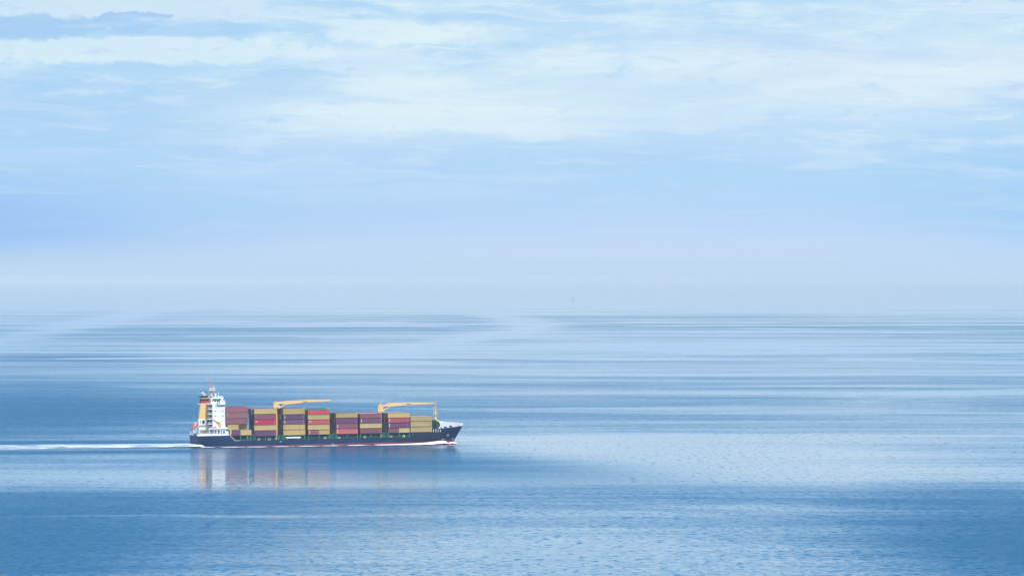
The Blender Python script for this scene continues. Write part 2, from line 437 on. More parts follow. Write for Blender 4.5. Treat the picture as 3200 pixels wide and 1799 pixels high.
for i, (zx, zy, rr_) in enumerate(((278, 385, .5), (300, 374, .55), (324, 386, .5), (345, 398, .35))):
    x_, z_ = at(*z1(zx, zy), -1.5); y_ = -3.9+i*.6; ep.tube((x_+.9, y_, zt-.1), (x_, y_, z_), rr_, rr_*.95, 12); ep.tube((x_, y_, z_), (x_-.7, y_, z_+.25), rr_*.95, rr_*.9, 12)
ep.build('exhaust_pipe', MT['silver'], fun)
ep = MB(); x_, z_ = at(*z1(350, 365), -2); ep.tube((x_, -2, zt), (x_, -2, z_), .12); ep.box(x_-.5, x_+.5, -2.3, -1.7, z_, z_+.25)
x_, z_ = at(*z1(368, 395), -2); ep.tube((x_, -2, zt), (x_, -2, z_), .25); ep.build('funnel_light', MT['black'], fun)
lp = MB(); x_, z_ = at(*z1(250, 565), FY0); lp.box(x_-.9, x_+.5, FY0-.3, FY1+.3, z_-.3, z_); lp.rail([(x_-.9, FY0-.2, z_), (x_-.9, FY1, z_)], .9, 1.2, .05); lp.build('funnel_platform', MT['cream'], fun)
# catwalk from the casing to the tower
for zy in (655, 830): ck = MB(); x0_, z_ = at(*z1(406, zy), -4.5); x1_, _ = at(*z1(440, zy), -4.5); ck.box(x0_-.5, x1_+1.2, -4.6, -3.4, z_-.15, z_); ck.build('catwalk', MT['white'], casing)
# small provision crane
pc = MB(); xa, za = at(*z1(600, 992), -10.9); _, zb = at(*z1(600, 900), -10.9); pc.tube((xa, -10.9, za), (xa, -10.9, zb), .42, .36, 10); pc.box(xa-.6, xa+.8, -11.3, -10.5, zb-1.4, zb-.2)
pcr = pc.build('provision_crane', MT['crane'], ship)
pj = MB(); xj, zj = at(*z1(476, 828), -10.9); pj.tube((xa+.5, -10.9, zb+.1), ((xa+xj)/2, -10.9, (zb+zj)/2-.1), .3, .24, 8); pj.tube(((xa+xj)/2, -10.9, (zb+zj)/2-.1), (xj, -10.9, zj), .2, .12, 8)
pj.tube((xa-.3, -10.9, zb-1.2), (xa-2.2, -10.9, zb+.9), .1, .1, 6); pj.build('jib', MT['crane'], pcr)

# stern ramp of the free-fall lifeboat
rm = MB(); xa, za = at(*z1(125, 1010), -1.5); xb, zb = at(*z1(212, 915), -1.5)
for y_ in (-2.3, .6):
    rm.tube((xa, y_, za-.9), (xb, y_, zb-.9), .16, .16, 6)
    rm.tube((xa+.4, y_, za-.6), (xa+.6, y_, ZP), .14, .14, 6); rm.tube((xa+2.2, y_, za+.6), (xa+.7, y_, ZP), .12, .12, 6); rm.tube((xb-.2, y_, zb-.9), (xb-.2, y_, ZP), .12, .12, 6)
    rm.tube((xa+.5, y_, ZP+1.4), (xb-.2, y_, ZP+3.2), .09, .09, 6)
rm.tube((xa+.4, -2.3, za-.9), (xa+.4, .6, za-.9), .12, .12, 6)
rm.build('lifeboat_ramp', MT['white'], ship)
wn = MB(); x_, z_ = at(*z1(160, 1085), -7)
for dx in (0, 1.9): wn.tube((x_+dx, -8, ZP+.8), (x_+dx, -6.2, ZP+.8), .6, .6, 12); wn.box(x_+dx-.7, x_+dx+.7, -8.3, -6, ZP-.2, ZP+.3)
wn.build('mooring_winch', MT['tealdark'], ship)
fs = MB(); x_, z_ = at(*z1(88, 1040), 0); fs.tube((x_, 0, ZP), (x_, 0, z_), .07, .05, 6); fs.build('ensign_staff', MT['white'], ship)

def boat_mesh(L, W, H, canopy=True):
    mb = MB(); n = 16; seg = 14; pts = []
    for i in range(n+1):
        t = i/n; x = (t-.5)*L; k = math.sin(math.pi*min(1, max(0, .04+t*.94)))**.55
        ring = []
        for j in range(seg):
            a = 2*math.pi*j/seg; zz = math.sin(a); yy = math.cos(a)
            ring.append((x, yy*W/2*k, (zz*H*.5 if zz > 0 or not canopy else zz*H*.5)*k*(1.0 if canopy or zz < 0 else .25)))
        pts.append(ring)
    for a, b_ in zip(pts[:-1], pts[1:]):
        for j in range(seg): k = (j+1) % seg; mb.quad(a[j], b_[j], b_[k], a[k])
    mb.poly(pts[0]); mb.poly(list(reversed(pts[-1])))
    return mb
def put(o, X, Y, Z, ry=0.0, rz=0.0):
    o.matrix_world = M @ Matrix.Translation((X, Y, Z)) @ Matrix.Rotation(rz, 4, 'Z') @ Matrix.Rotation(ry, 4, 'Y'); return o
(xa, za), (xb, zb) = at(*z1(108, 996), -1.5), at(*z1(202, 902), -1.5)
Lb = math.hypot(xb-xa, zb-za)+.3
lb = smooth(boat_mesh(Lb, 2.6, 2.1).build('lifeboat', MT['orange']))
put(lb, (xa+xb)/2, -.85, (za+zb)/2, ry=-math.atan2(zb-za, xb-xa))
tag(lb, 'orange red free-fall lifeboat tilted nose down on its ramp at the stern', 'lifeboat')
w = MB(); w.box(-Lb*.3, Lb*.34, -1.33, -1.22, -.28, -.05); w.box(Lb*.28, Lb*.42, -.7, .7, .55, 1.15); w.build('cockpit_and_stripe', MT['white'], lb)
(xa, za), (xb, zb) = at(*z1(430, 978), -10.6), at(*z1(552, 978), -10.6)
rbt = smooth(boat_mesh(xb-xa, 1.9, 1.5, False).build('rescue_boat', MT['orange']))
put(rbt, (xa+xb)/2, -10.4, za-.1); tag(rbt, 'small red open rescue boat on the low deckhouse roof beside the tower', 'rescue boat')
w = MB(); w.box(.2, 1.3, -.4, .4, .1, .75); w.box(-2, -1.6, -.5, .5, .1, .4); w.build('console', MT['redmast'], rbt)
rc = MB(); x_, z_ = at(*z1(690, 985), -10.6); rc.box(x_-1.0, x_+1.4, -11, -9.6, z_-.4, z_+.5); rc.build('life_raft_locker', MT['pale'] if 'pale' in MT else MT['cream'], ship)

# ------------------------------------------------------------------ cargo deck structures
BAY = [ # left px, right px, rows of y boundaries (top..bottom), colours top..bottom
 dict(l=706.5, r=776.5, y=[1270.5,1288,1306.5,1325,1342.7,1360], c=['mauveb','mauveb','mauveb',('tan',None),('purple','tan')], d='stack against the white bridge'),
 dict(l=795, r=866.6, y=[1276.6,1293.2,1309.8,1327.1,1344.1,1361.5], c=['tan','mauve','crim','tan','purple'], d='stack just behind the aft crane'),
 dict(l=885.6, r=954.6, y=[1274.6,1294.1,1309.6,1325,1342,1359.3], c=['tan','purple','purpleg','tan','tan'], d='stack just ahead of the aft crane'),
 dict(l=962.4, r=1030.9, y=[1279.7,1294.6,1310.5,1325.7,1342.2,1357], c=['red','tan','redm','tan',('mauve','tan2')], d='red-topped stack amidships'),
 dict(l=1050.5, r=1117.7, y=[1289.2,1304.5,1322.2,1338.5,1355.1], c=['tan','purple','mauve','pink'], d='four-high stack with pinkish bottom'),
 dict(l=1125, r=1193, y=[1291.1,1305.9,1321.8,1337,1353.3], c=['mauve','purpleg','tan','mauve'], d='stack just behind the forward crane'),
 dict(l=1213, r=1280, y=[1289.4,1304.5,1319.7,1336.4,1351.4], c=['tan','redm','purple',('mauve','tan')], d='stack just ahead of the forward crane'),
 dict(l=1283, r=1350.3, y=[1299.8,1315.6,1332.8,1349.6], c=['tan2','tan2','tan2'], d='three-high all-tan stack nearest the bow'),
]
CL, CW = 12.192, 2.438
def cont_mesh(L, h_):
    mb = MB(); W = CW; e = .16
    for x in (0, L-e):
        for y in (0, W-e): mb.box(x, x+e, y, y+e, 0, h_)
    for (y0, y1) in ((.01, .13), (W-.13, W-.01)):
        mb.box(e, L-e, y0, y1, .0, .17); mb.box(e, L-e, y0, y1, h_-.12, h_-.003)
    for (x0, x1) in ((.01, .14), (L-.14, L-.01)):
        mb.box(x0, x1, e, W-e, 0, .17); mb.box(x0, x1, e, W-e, h_-.14, h_-.003)
    mb.box(e, L-e, .13, W-.13, .12, .17)
    mb.box(.1, L-.1, .1, W-.1, h_-.05, h_-.02)
    mb.box(e, L-e, .004, .02, .0, .15, 1)  # dark strip at the foot, painted as seam shade
    n = int(L/.56)                                   # corrugated sides
    for side in (0, 1):
        prof = []
        p = (L-2*e)/n
        for i in range(n):
            x = e+i*p
            prof += [(x, .045), (x+.3*p, .045), (x+.5*p, .085), (x+.8*p, .085)]
        prof.append((L-e, .045))
        for (a, b_) in zip(prof[:-1], prof[1:]):
            ya, yb = a[1], b_[1]
            if side: mb.quad((b_[0], W-yb, .17), (a[0], W-ya, .17), (a[0], W-ya, h_-.12), (b_[0], W-yb, h_-.12))
            else: mb.quad((a[0], ya, .17), (b_[0], yb, .17), (b_[0], yb, h_-.12), (a[0], ya, h_-.12))
    mb.box(.05, .09, e, W-e, .17, h_-.14)            # door end and its bars
    for y in (.5, .95, 1.49, 1.94): mb.box(.015, .05, y-.03, y+.03, .1, h_-.1)
    mb.box(.03, .05, W/2-.02, W/2+.02, .17, h_-.14)
    mb.box(L-.09, L-.05, e, W-e, .17, h_-.14)
    return mb.mesh('container_shell', [CM['tan'], MT['rail']])
H0 = 2.896
ME40 = cont_mesh(CL, H0); ME20 = cont_mesh(6.058, H0)
for bdat in BAY: bdat['x0'] = at(bdat['l'], (bdat['y'][0]+bdat['y'][-1])/2, -B+.05)[0]
for bdat in BAY:
    xm = (bdat['l']+bdat['r'])/2
    bdat['z'] = [at(xm, y, -B+.05)[1] for y in bdat['y']]
print('BAYS', [(round(b_['x0'], 2), [round(z, 2) for z in b_['z']]) for b_ in BAY])
def put_container(X, Y, Z, hh, ckey, twenty=False):
    o = bpy.data.objects.new('shipping_container', ME20 if twenty else ME40); col.objects.link(o)
    o.material_slots[0].link = 'OBJECT'; o.material_slots[0].material = CM[ckey]
    o.matrix_world = M @ Matrix.Translation((X, Y, Z)) @ Matrix.Diagonal((1, 1, (hh-.13)/H0, 1))
    return o
TN = {5: ['top', 'second from top', 'middle', 'second from bottom', 'bottom'], 4: ['top', 'upper middle', 'lower middle', 'bottom'], 3: ['top', 'middle', 'bottom']}
def marks_mesh(kind, L):
    mb = MB(); y0 = -.012
    def r_(x0, x1, a, b_): mb.quad((x0, y0, a), (x1, y0, a), (x1, y0, b_), (x0, y0, b_))
    rnd = random.Random(kind)
    if 'V' in kind:          # upright column of lettering at the aft end
        z = .55
        while z < 2.35:
            hgt = rnd.uniform(.12, .26); r_(.62, .62+rnd.uniform(.3, .45), z, z+hgt); z += hgt+.06
    if 'L' in kind:          # two square initials near the aft end
        for dx in (.65, 1.3):
            r_(dx, dx+.5, 2.1, 2.25); r_(dx, dx+.14, 1.75, 2.1); r_(dx+.36, dx+.5, 1.75, 2.1); r_(dx, dx+.5, 1.65, 1.75); r_(dx+.1, dx+.4, 1.9, 1.98)
    if 'S' in kind: r_(.7, 1.05, 2.2, 2.4); r_(.95, 1.15, 1.95, 2.2)
    if 'R' in kind:          # number and weight panel at the fore end
        z = .45
        for k in range(6):
            if k != 3: r_(L-1.05+rnd.uniform(0, .2), L-.8, z, z+.14)
            z += .33
    return mb.mesh('lettering', MT['mark'])
MK = {}
MARKS = {(0,1):'SR',(1,1):'SR',(1,2):'LR',(1,4):'R',(2,1):'VR',(2,2):'VR',(3,0):'R',(3,2):'LR',(3,4,0):'VR',(4,1):'R',(4,2):'VR',(4,3):'VR',(5,0):'R',(5,1):'VR',(5,3):'R',(6,1):'VR',(6,2):'VR',(6,3,0):'R'}
def add_marks(o, key, L):
    k = MARKS.get(key)
    if not k: return
    if (k, L) not in MK: MK[(k, L)] = marks_mesh(k, L)
    c = bpy.data.objects.new('lettering', MK[(k, L)]); col.objects.link(c); c.parent = o
RAND = ['greyb', 'mauve', 'tan2', 'purple', 'mauve', 'redm', 'greyb', 'tan', 'pale']
rows_seen = {0: 0, 1: 5, 2: 5, 3: 3, 4: 6, 5: 3, 6: 6, 7: 2}
ridx = random.Random(4)
for bi, bd in enumerate(BAY):
    nt_ = len(bd['c']); z = bd['z']; x0 = bd['x0']
    for ti, ck_ in enumerate(bd['c']):
        zt, zb_ = z[ti], z[ti+1]; hh = zt-zb_
        pos = TN[nt_][ti]
        if isinstance(ck_, tuple):
            for half, c2 in enumerate(ck_):
                if c2 is None: continue
                dx = (0.9 if bi == 0 and ti == 3 else 0) + (1.9 if bi == 0 and ti == 4 else 0)
                yy = -B+.05
                o = put_container(x0+dx+half*(6.058+.08), yy, zb_, hh, c2, True)
                add_marks(o, (bi, ti, half), 6.058)
                tag(o, f"{CC[c2][1]} twenty-foot container, {pos} {'fore' if half else 'aft'} of the {bd['d']}", 'container', 'shipping containers stacked on deck')
        else:
            o = put_container(x0, -B+.05, zb_, hh, ck_)
            add_marks(o, (bi, ti), CL)
            tag(o, f"{CC[ck_][1]} forty-foot container, {pos} tier of the {bd['d']}", 'container', 'shipping containers stacked on deck')
    # rows further inboard: seen by their ends in the gaps and by their roofs
    for ri in range(1, 9):
        y_ = -B+.05+ri*2.55
        if y_+CW > B: continue
        dzr = ridx.uniform(-.25, .12)
        if bi == 3 and ri in (4, 5, 6): dzr = .75
        if bi == 0: dzr = .25 if ri in (3, 4, 5) else 0
        for ti in range(nt_):
            if ti > 0 and ri > rows_seen[bi]:
                if not (bi == 0 and ti == 3 and ri == 1): continue
            ck2 = ridx.choice(RAND)
            if bi == 3 and ti == 0 and ri in (4, 5, 6): ck2 = 'teal'
            if bi == 0: ck2 = 'mauve' if ti == 0 else 'tan'
            if bi == 1 and ti == 0: ck2 = ['mauve', 'teal', 'pale', 'pale'][ri % 4]
            o = put_container(x0, y_, z[ti+1]+dzr, z[ti]-z[ti+1], ck2)
            if ti == 0: lab = f"{CC[ck2][1]} inboard container, roof showing, top of the {bd['d']}"
            else: lab = f"{CC[ck2][1]} inboard container end, {TN[nt_][ti]}, {bd['d']}"
            tag(o, lab, 'container', 'inboard containers half hidden behind the outer row')

# hatch coamings under the stacks and green lashing posts along the side
co = MB(); cg = MB()
for bi, bd in enumerate(BAY):
    zb_ = bd['z'][-1]; x0 = bd['x0']
    if bi < 7:
        cm_ = MB(); cm_.box(x0+.2, x0+CL-.2, -9.3, 9.3, ZM-.2, zb_-.35); 
        for k in range(9): cm_.box(x0+.6+k*1.35, x0+.72+k*1.35, -9.55, -9.3, ZM-.2, zb_-.5, 1)
        cm_.build('hatch_coaming', [MT['tealdark'], MT['green']], ship)
        hc = MB(); hc.box(x0-.1, x0+CL+.1, -11.2, 11.2, zb_-.34, zb_-.03); hc.build('hatch_cover', MT['tealdark'], ship)
        for xx in ((x0+.05, x0+6.0, x0+CL-.4) if bi else (x0+1.9, x0+7.8, x0+13.6)):
            po = MB(); po.box(xx, xx+.36, -B+.1, -B+.5, ZM-.15, zb_-.36); po.box(xx-.12, xx+.48, -B+.08, -B+.52, zb_-.75, zb_-.36)
            po.build('lashing_post', MT['green'], ship)
    if bi < 6:       # cross-deck lashing frame in the gap ahead of the stack
        nx = BAY[bi+1]['x0']; xe_ = x0+CL; gap = nx-xe_
        if gap > 2:
            lf = MB(); lf.box(xe_+.35, xe_+.6, -11.2, -10.9, ZM-.2, zb_+.2); lf.box(nx-.7, nx-.45, -11.2, -10.9, ZM-.2, zb_+.2)
            lf.box(xe_+.35, nx-.45, -11.2, -10.9, zb_-.1, zb_+.2); lf.box(xe_+.35, nx-.45, -11.2, -10.9, ZM+.9, ZM+1.05); lf.box(xe_+1.2, xe_+1.9, -10.8, -10.2, ZM-.2, zb_-.4)
            lf.build('lashing_frame', MT['green'], ship)
sr = MB(); sr.rail([(XP+3.6, -B+.12, ZM-.05), (XF0-1.2, -B+.12, ZM-.05)], 1.05, 1.5, .035); sr.build('side_railing', MT['green'], ship)
for (px, py) in (z2(1283, 1125), z2(1465, 1125), z3(1420, 1060), z3(1735, 1055), z4(868, 1040), z4(1462, 1028), z4(1750, 1022)):
    fm = MB(); X, Z = at(px, py, -B+.3)
    for (a, b_, c_, d_) in ((-.6,-.35,-.6,.5),(.35,.6,-.6,.5),(-.35,.35,-.6,-.38)): fm.box(X+a, X+b_, -B+.1, -B+.4, Z+c_, Z+d_)
    if px > 1255: fm.box(X-.35, X+.35, -B+.1, -B+.4, Z+.3, Z+.5)
    fm.build('fairlead', MT['cream'] if px < 1255 else MT['lime'], ship)
    dk = MB(); dk.box(X-.35, X+.35, -B+.25, -B+.3, Z-.38, Z+.5); dk.build('fairlead_opening', MT['black'], ship)
gw = MB(); X, Z = at(*z3(520, 1042), -B+.1); X2, Z2 = at(*z3(868, 1070), -B+.1); gw.box(X+.5, X2, -B-.15, -B+.3, Z2, Z2+.75); gw.box(X, X+.6, -B-.1, -B+.2, Z2+.35, Z2+.75)
for x_ in (X+1, X2-1.6): gw.box(x_, x_+.12, -B-.1, -B+.05, ZM-.1, Z2)
gw.build('gangway', MT['white'], ship)
ww = MB(); X, Z = at(*z1(785, 1080), -B); ww.box(X-.35, X+.35, -B-.02, -B+.03, Z-.6, Z+2.4); ww.build('lashing_gear_rack', MT['buff'], ship)

# ------------------------------------------------------------------ deck cranes
def deck_crane(xc_px, base_py, ztop_py, jib, strut, root_name='deck_crane'):
    X, Zt = at(xc_px, ztop_py, 0)
    _, Zb = at(xc_px, base_py, 0)
    c = MB(); c.tube((X, 0, ZM-.2), (X, 0, Zb), 1.05, 1.05, 20); c.tube((X, 0, Zb), (X, 0, Zt-1.0), 1.25, 1.25, 20); 
    # crane house: tapered box with a head carrying the sheaves
    c.prism([(X-1.35, Zb+.4), (X+1.3, Zb+.4), (X+1.35, Zt-1.4), (X+.9, Zt-.4), (X+.2, Zt), (X-.7, Zt), (X-1.3, Zt-1.2)], -1.25, 1.25)
    cr = c.build('crane_pedestal', MT['crane'], ship)
    sh = MB(); sh.tube((X-.5, -1.4, Zt-.35), (X-.5, 1.4, Zt-.35), .45, .45, 12); sh.tube((X-.9, -1.35, Zt-1.6), (X-.9, 1.35, Zt-1.6), .3, .3, 10); sh.build('sheave', MT['grey'], cr)
    cb = MB(); cb.box(X+1.4, X+2.2, -.9, .9, Zb+1.0, Zb+3.0); cabn = cb.build('operator_cab', MT['white'], cr)
    w_ = MB(); w_.box(X+2.2, X+2.25, -.7, .7, Zb+1.6, Zb+2.7); w_.box(X+1.6, X+2.1, -.95, -.9, Zb+1.8, Zb+2.7); w_.build('cab_window', MT['glass'], cabn)
    j = MB()
    top = [at(px, py, -.6) for px, py in jib[0]]; bot = [at(px, py, -.6) for px, py in jib[1]]
    ring = list(bot) + list(reversed(top))
    for y0, y1 in ((-.7, -.45), (.45, .7)): j.prism(ring, y0, y1)
    for (ta, tb) in zip(top[:-1], top[1:]): j.prism([(ta[0], ta[1]-.12), (tb[0], tb[1]-.12), (tb[0], tb[1]-.02), (ta[0], ta[1]-.02)], -.45, .45)
    for (ta, tb) in zip(bot[:-1], bot[1:]): j.prism([(ta[0], ta[1]+.02), (tb[0], tb[1]+.02), (tb[0], tb[1]+.12), (ta[0], ta[1]+.12)], -.45, .45)
    jb = j.build('jib', MT['crane'], cr)
    cl = MB(); xk, zk = top[2][0], top[2][1]; cl.box(xk-.1, xk+.35, -.8, .8, bot[2][1]-.1, zk+.12); cl.build('jib_collar', MT['buff'], jb)
    tip = top[-1]; t_ = MB(); t_.tube((tip[0]-.2, -.85, tip[1]-.55), (tip[0]-.2, .85, tip[1]-.55), .38, .38, 10); t_.box(tip[0]-1.9, tip[0]-.8, -.5, .5, tip[1]-1.35, tip[1]-.95); t_.build('hook_block', MT['grey'], jb)
    mx_ = (top[2][0]*.58+tip[0]*.42); mz_ = (top[2][1]+bot[2][1])*.5*.58 + (tip[1]+bot[-1][1])*.5*.42
    pl_ = MB(); pl_.box(mx_-1.2, mx_+1.2, -.76, -.7, mz_-.14, mz_+.14); pl_.build('capacity_plate', MT['black'], jb)
    rp_ = MB(); n_ = 6
    rp_.tube((X-.5, 0, Zt-.05), (tip[0]-1, 0, tip[1]+.14), .06, .06, 5)
    for k in range(5): 
        t = .15+k*.19; x_ = lerp(top[2][0], tip[0], t); z_ = lerp(top[2][1], tip[1], t); rp_.box(x_-.2, x_+.2, -.2, .2, z_-.05, z_+.22)
    rp_.build('luffing_rope', MT['grey'], jb)
    s = MB(); (sx, sz), (ex, ez) = at(*strut[0], -.6), at(*strut[1], -.6)
    for y_ in (-.75, .75): s.tube((sx, y_, sz), (ex, y_, ez), .24, .18, 8)
    s.build('luffing_cylinder', MT['crane'], cr)
    return cr
deck_crane(860.2, 1276, 1252.5, [[z3(325, 262), z3(380, 256), z3(535, 236), z3(1000, 208), z3(1560, 204)], [z3(325, 293), z3(390, 293), z3(545, 312), z3(1000, 262), z3(1560, 234)]], [z3(360, 408), z3(530, 300)])
deck_crane(1186.5, 1289, 1259.5, [[z4(1238, 335), z4(1290, 325), z4(1430, 278), z4(1900, 266), z5(1140, 270)], [z4(1238, 350), z4(1300, 352), z4(1450, 356), z4(1900, 318), z5(1140, 298)]], [z4(1272, 465), z4(1440, 352)])

# ------------------------------------------------------------------ foremast, forecastle
fm = MB(); X, Zt = at(*z5(1160, 285), 0); _, Zb = at(*z5(1160, 545), 0)
fm.tube((X, 0, ZF1-1), (X, 0, Zb), .72, .66, 16); fm.tube((X, 0, Zb), (X, 0, Zt), .55, .42, 14)
foremast = fm.build('foremast', MT['crane'], ship)
fp = MB(); _, z_ = at(*z5(1160, 535), 0); fp.box(X-1.1, X+1.1, -1.2, 1.2, z_-.12, z_+.06); fp.rail([(X-1.05, -1.15, z_), (X+1.05, -1.15, z_)], .9, .9, .05)
_, z_ = at(*z5(1160, 382), 0); fp.box(X-.7, X+.7, -.8, .8, z_-.1, z_+.06); fp.box(X-1.0, X+.7, -1.1, 1.1, Zt-.6, Zt-.35); fp.box(X-1.0, X-.85, -1.1, 1.1, Zt-.35, Zt+.5); fp.build('mast_platform', MT['buff'], foremast)
ld = MB(); _, zl = at(*z5(1115, 300), 0); 
for y_ in (-.25, .25): ld.tube((X-1.0, y_, ZF1), (X-.95, y_, zl), .06, .06, 5)
z_ = ZF1
while z_ < zl: ld.tube((X-1.0, -.25, z_), (X-1.0, .25, z_), .04, .04, 4); z_ += .7
ld.build('ladder', MT['white'], foremast)
lt = MB(); x_, z_ = at(*z5(1203, 495), 0); lt.box(x_-.4, x_+.3, -.3, .3, z_-.25, z_+.3); lt.tube((X+.4, 0, z_-.3), (x_, 0, z_-.3), .06, .06, 5); lt.build('mast_light', MT['grey'], foremast)
wa = MB(); wa.tube((X, -.2, Zt), (X, -.2, Zt+1.3), .06, .04, 5); wa.build('masthead_antenna', MT['cream'], foremast)

# rounded breakwater: teal quarter drum with a yellow-green rim
xc, zc = at(*z5(1185, 835), -6); xr, _ = at(*z5(1312, 835), -6); _, zr = at(*z5(1185, 655), -6)
ax, az_ = xr-xc, zr-zc
bw = MB(); ri = MB(); n = 12
out = [(xc+ax*math.cos(R(90*i/n)), zc+az_*math.sin(R(90*i/n))) for i in range(n+1)]
inn = [(xc+(ax-.9)*math.cos(R(90*i/n)), zc+(az_-.75)*math.sin(R(90*i/n))) for i in range(n+1)]
bw.prism([(xc, zc-1)] + [(inn[0][0], zc-1)] + inn, -5.6, 5.6)
for i in range(n):
    ri.prism([inn[i], out[i], out[i+1], inn[i+1]], -6.4, 6.2)
bwo = bw.build('breakwater', MT['teal'], ship); smooth(ri.build('breakwater_rim', MT['lime'], bwo)).modifiers.new('e', 'EDGE_SPLIT').split_angle = R(40)
sf = MB()
for k in range(4): a_ = R(18+k*20); sf.tube((xc+.1, -5.75, zc), (xc+(ax-1)*math.cos(a_), -5.75, zc+(az_-.9)*math.sin(a_)), .1, .1, 5)
sf.build('stiffener', MT['tealdark'], bwo)

# white bow bulwark
XB0 = at(1372, 1340, -9)[0]
def bul_h(X):
    t = (X-XB0)/(XS-XB0)
    return lerp(0.2, 3.75, t/0.16) if t < .16 else lerp(3.75, 1.45, (t-.16)/.84)
bb = MB(); N = 26
def edge(X, s_, up, off=0.0):
    z = sheer(X)
    hb = halfb(min(X, stem(z)-.02), z)
    fl = up*.16*min(1, max(0, (XS-X)/8))
    return (X+ (up*.18 if X > XS-6 else 0), s_*max(0.0, hb+fl-off), z+up)
for s_ in (-1, 1):
    for i in range(N):
        Xa = XB0+(XS-XB0)*i/N; Xb = XB0+(XS-XB0)*(i+1)/N
        ha, hb_ = bul_h(Xa), bul_h(Xb)
        a0, b0, b1, a1 = edge(Xa, s_, -.02), edge(Xb, s_, -.02), edge(Xb, s_, hb_), edge(Xa, s_, ha)
        i0, j0, j1, i1 = [(p_[0], p_[1]-s_*min(.15, abs(p_[1])), p_[2]) for p_ in (a0, b0, b1, a1)]
        bb.quad(a0, b0, b1, a1); bb.quad(i0, j0, j1, i1); bb.quad(a1, b1, j1, i1)
bb.quad(edge(XS, -1, 0), (XS+.1, .02, ZS), (XS+.3, .02, ZS+1.45), edge(XS, -1, 1.45))
bwk = bb.build('bow_bulwark', MT['white'], ship)
for (zx, zy, ww_, hh_) in ((1290, 840, .8, .7), (1385, 826, 1.9, .7), (1510, 808, 1.9, .8), (1690, 783, 1.0, .8)):
    X, Z = at(*z5(zx, zy), -6)
    for _ in range(5): Y = edge(X, -1, max(0, Z-sheer(X)))[1]; X, Z = at(*z5(zx, zy), Y)
    q = MB(); f_ = lambda X_, Z_: (X_, edge(X_, -1, max(0, Z_-sheer(X_)))[1]-.06, Z_)
    q.quad(f_(X-ww_/2, Z-hh_/2), f_(X+ww_/2, Z-hh_/2), f_(X+ww_/2, Z+hh_/2), f_(X-ww_/2, Z+hh_/2)); q.build('mooring_port', MT['black'], bwk)
fd = MB()
for k in range(3): fd.box(XF0+14+k*.9, XF0+14.9+k*.9, -8.6, -7.4, ZF1, ZF1+1.6+.4*(k % 2))
fd.box(XF0+14.5, XF0+17, -4, 4, ZF1, ZF1+1.3)
fd.build('windlass', MT['tealdark'], ship)
vp = MB()
for k in range(5): vp.tube((XF0+12.2+k*1.3, -9.2, ZF1-.3), (XF0+12.2+k*1.3, -9.2, ZF1+.9+.25*((k*7) % 3)), .14, .18, 6)
vp.build('vent_pipe', MT['white'], ship)
# bulbous bow just breaking the surface
bu = MB(); bu.ball((XW+.2, 0, -3.1), 2.2, 0.62, 18, 10)
bul = smooth(bu.build('bulbous_bow', MT['boot'], ship)); bul.scale = (1, 1, 1)

# ------------------------------------------------------------------ sailing boat far off
sb = bpy.data.objects.new('sailing_boat', None); col.objects.link(sb)
DS = 22300.0; sb.location = ((1792-1600)/FPX*DS, DS, 0)
tag(sb, 'tiny grey sailing boat fading into haze near the horizon', 'sailing boat')
hb_ = MB()
prof = [(-6.5, .9, 1.5), (-4, 1.7, 1.4), (0, 2.1, 1.3), (4, 1.4, 1.5), (7, .1, 1.9)]
for (a, b_) in zip(prof[:-1], prof[1:]):
    for s_ in (-1, 1): hb_.quad((a[0], s_*a[1], a[2]), (b_[0], s_*b_[1], b_[2]), (b_[0]*.9, 0, -.4), (a[0]*.9, 0, -.4))
    hb_.quad((a[0], -a[1], a[2]), (b_[0], -b_[1], b_[2]), (b_[0], b_[1], b_[2]), (a[0], a[1], a[2]))
hb_.quad((-6.5, -.9, 1.5), (-6.5, .9, 1.5), (-5.85, 0, -.4), (-5.85, 0, -.4)); hb_.box(-3, 2, -1.1, 1.1, 1.35, 2.1)
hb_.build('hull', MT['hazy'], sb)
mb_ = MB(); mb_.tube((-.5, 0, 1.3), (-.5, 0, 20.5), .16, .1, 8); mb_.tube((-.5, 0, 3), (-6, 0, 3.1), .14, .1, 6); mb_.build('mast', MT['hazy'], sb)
sl = MB(); 
for i in range(8):
    t0, t1 = i/8, (i+1)/8; w0, w1 = 4.6*(1-t0)**.8, 4.6*(1-t1)**.8; c0, c1 = .5*math.sin(math.pi*t0), .5*math.sin(math.pi*t1)
    z0, z1_ = 3.3+16.5*t0, 3.3+16.5*t1
    sl.quad((-.6, .02, z0), (-.6-w0, .3+c0, z0), (-.6-w1, .3+c1, z1_), (-.6, .02, z1_)); sl.quad((-.6, .1, z0), (-.6, .1, z1_), (-.6-w1, .38+c1, z1_), (-.6-w0, .38+c0, z0))
sl.build('mainsail', MT['hazy'], sb)

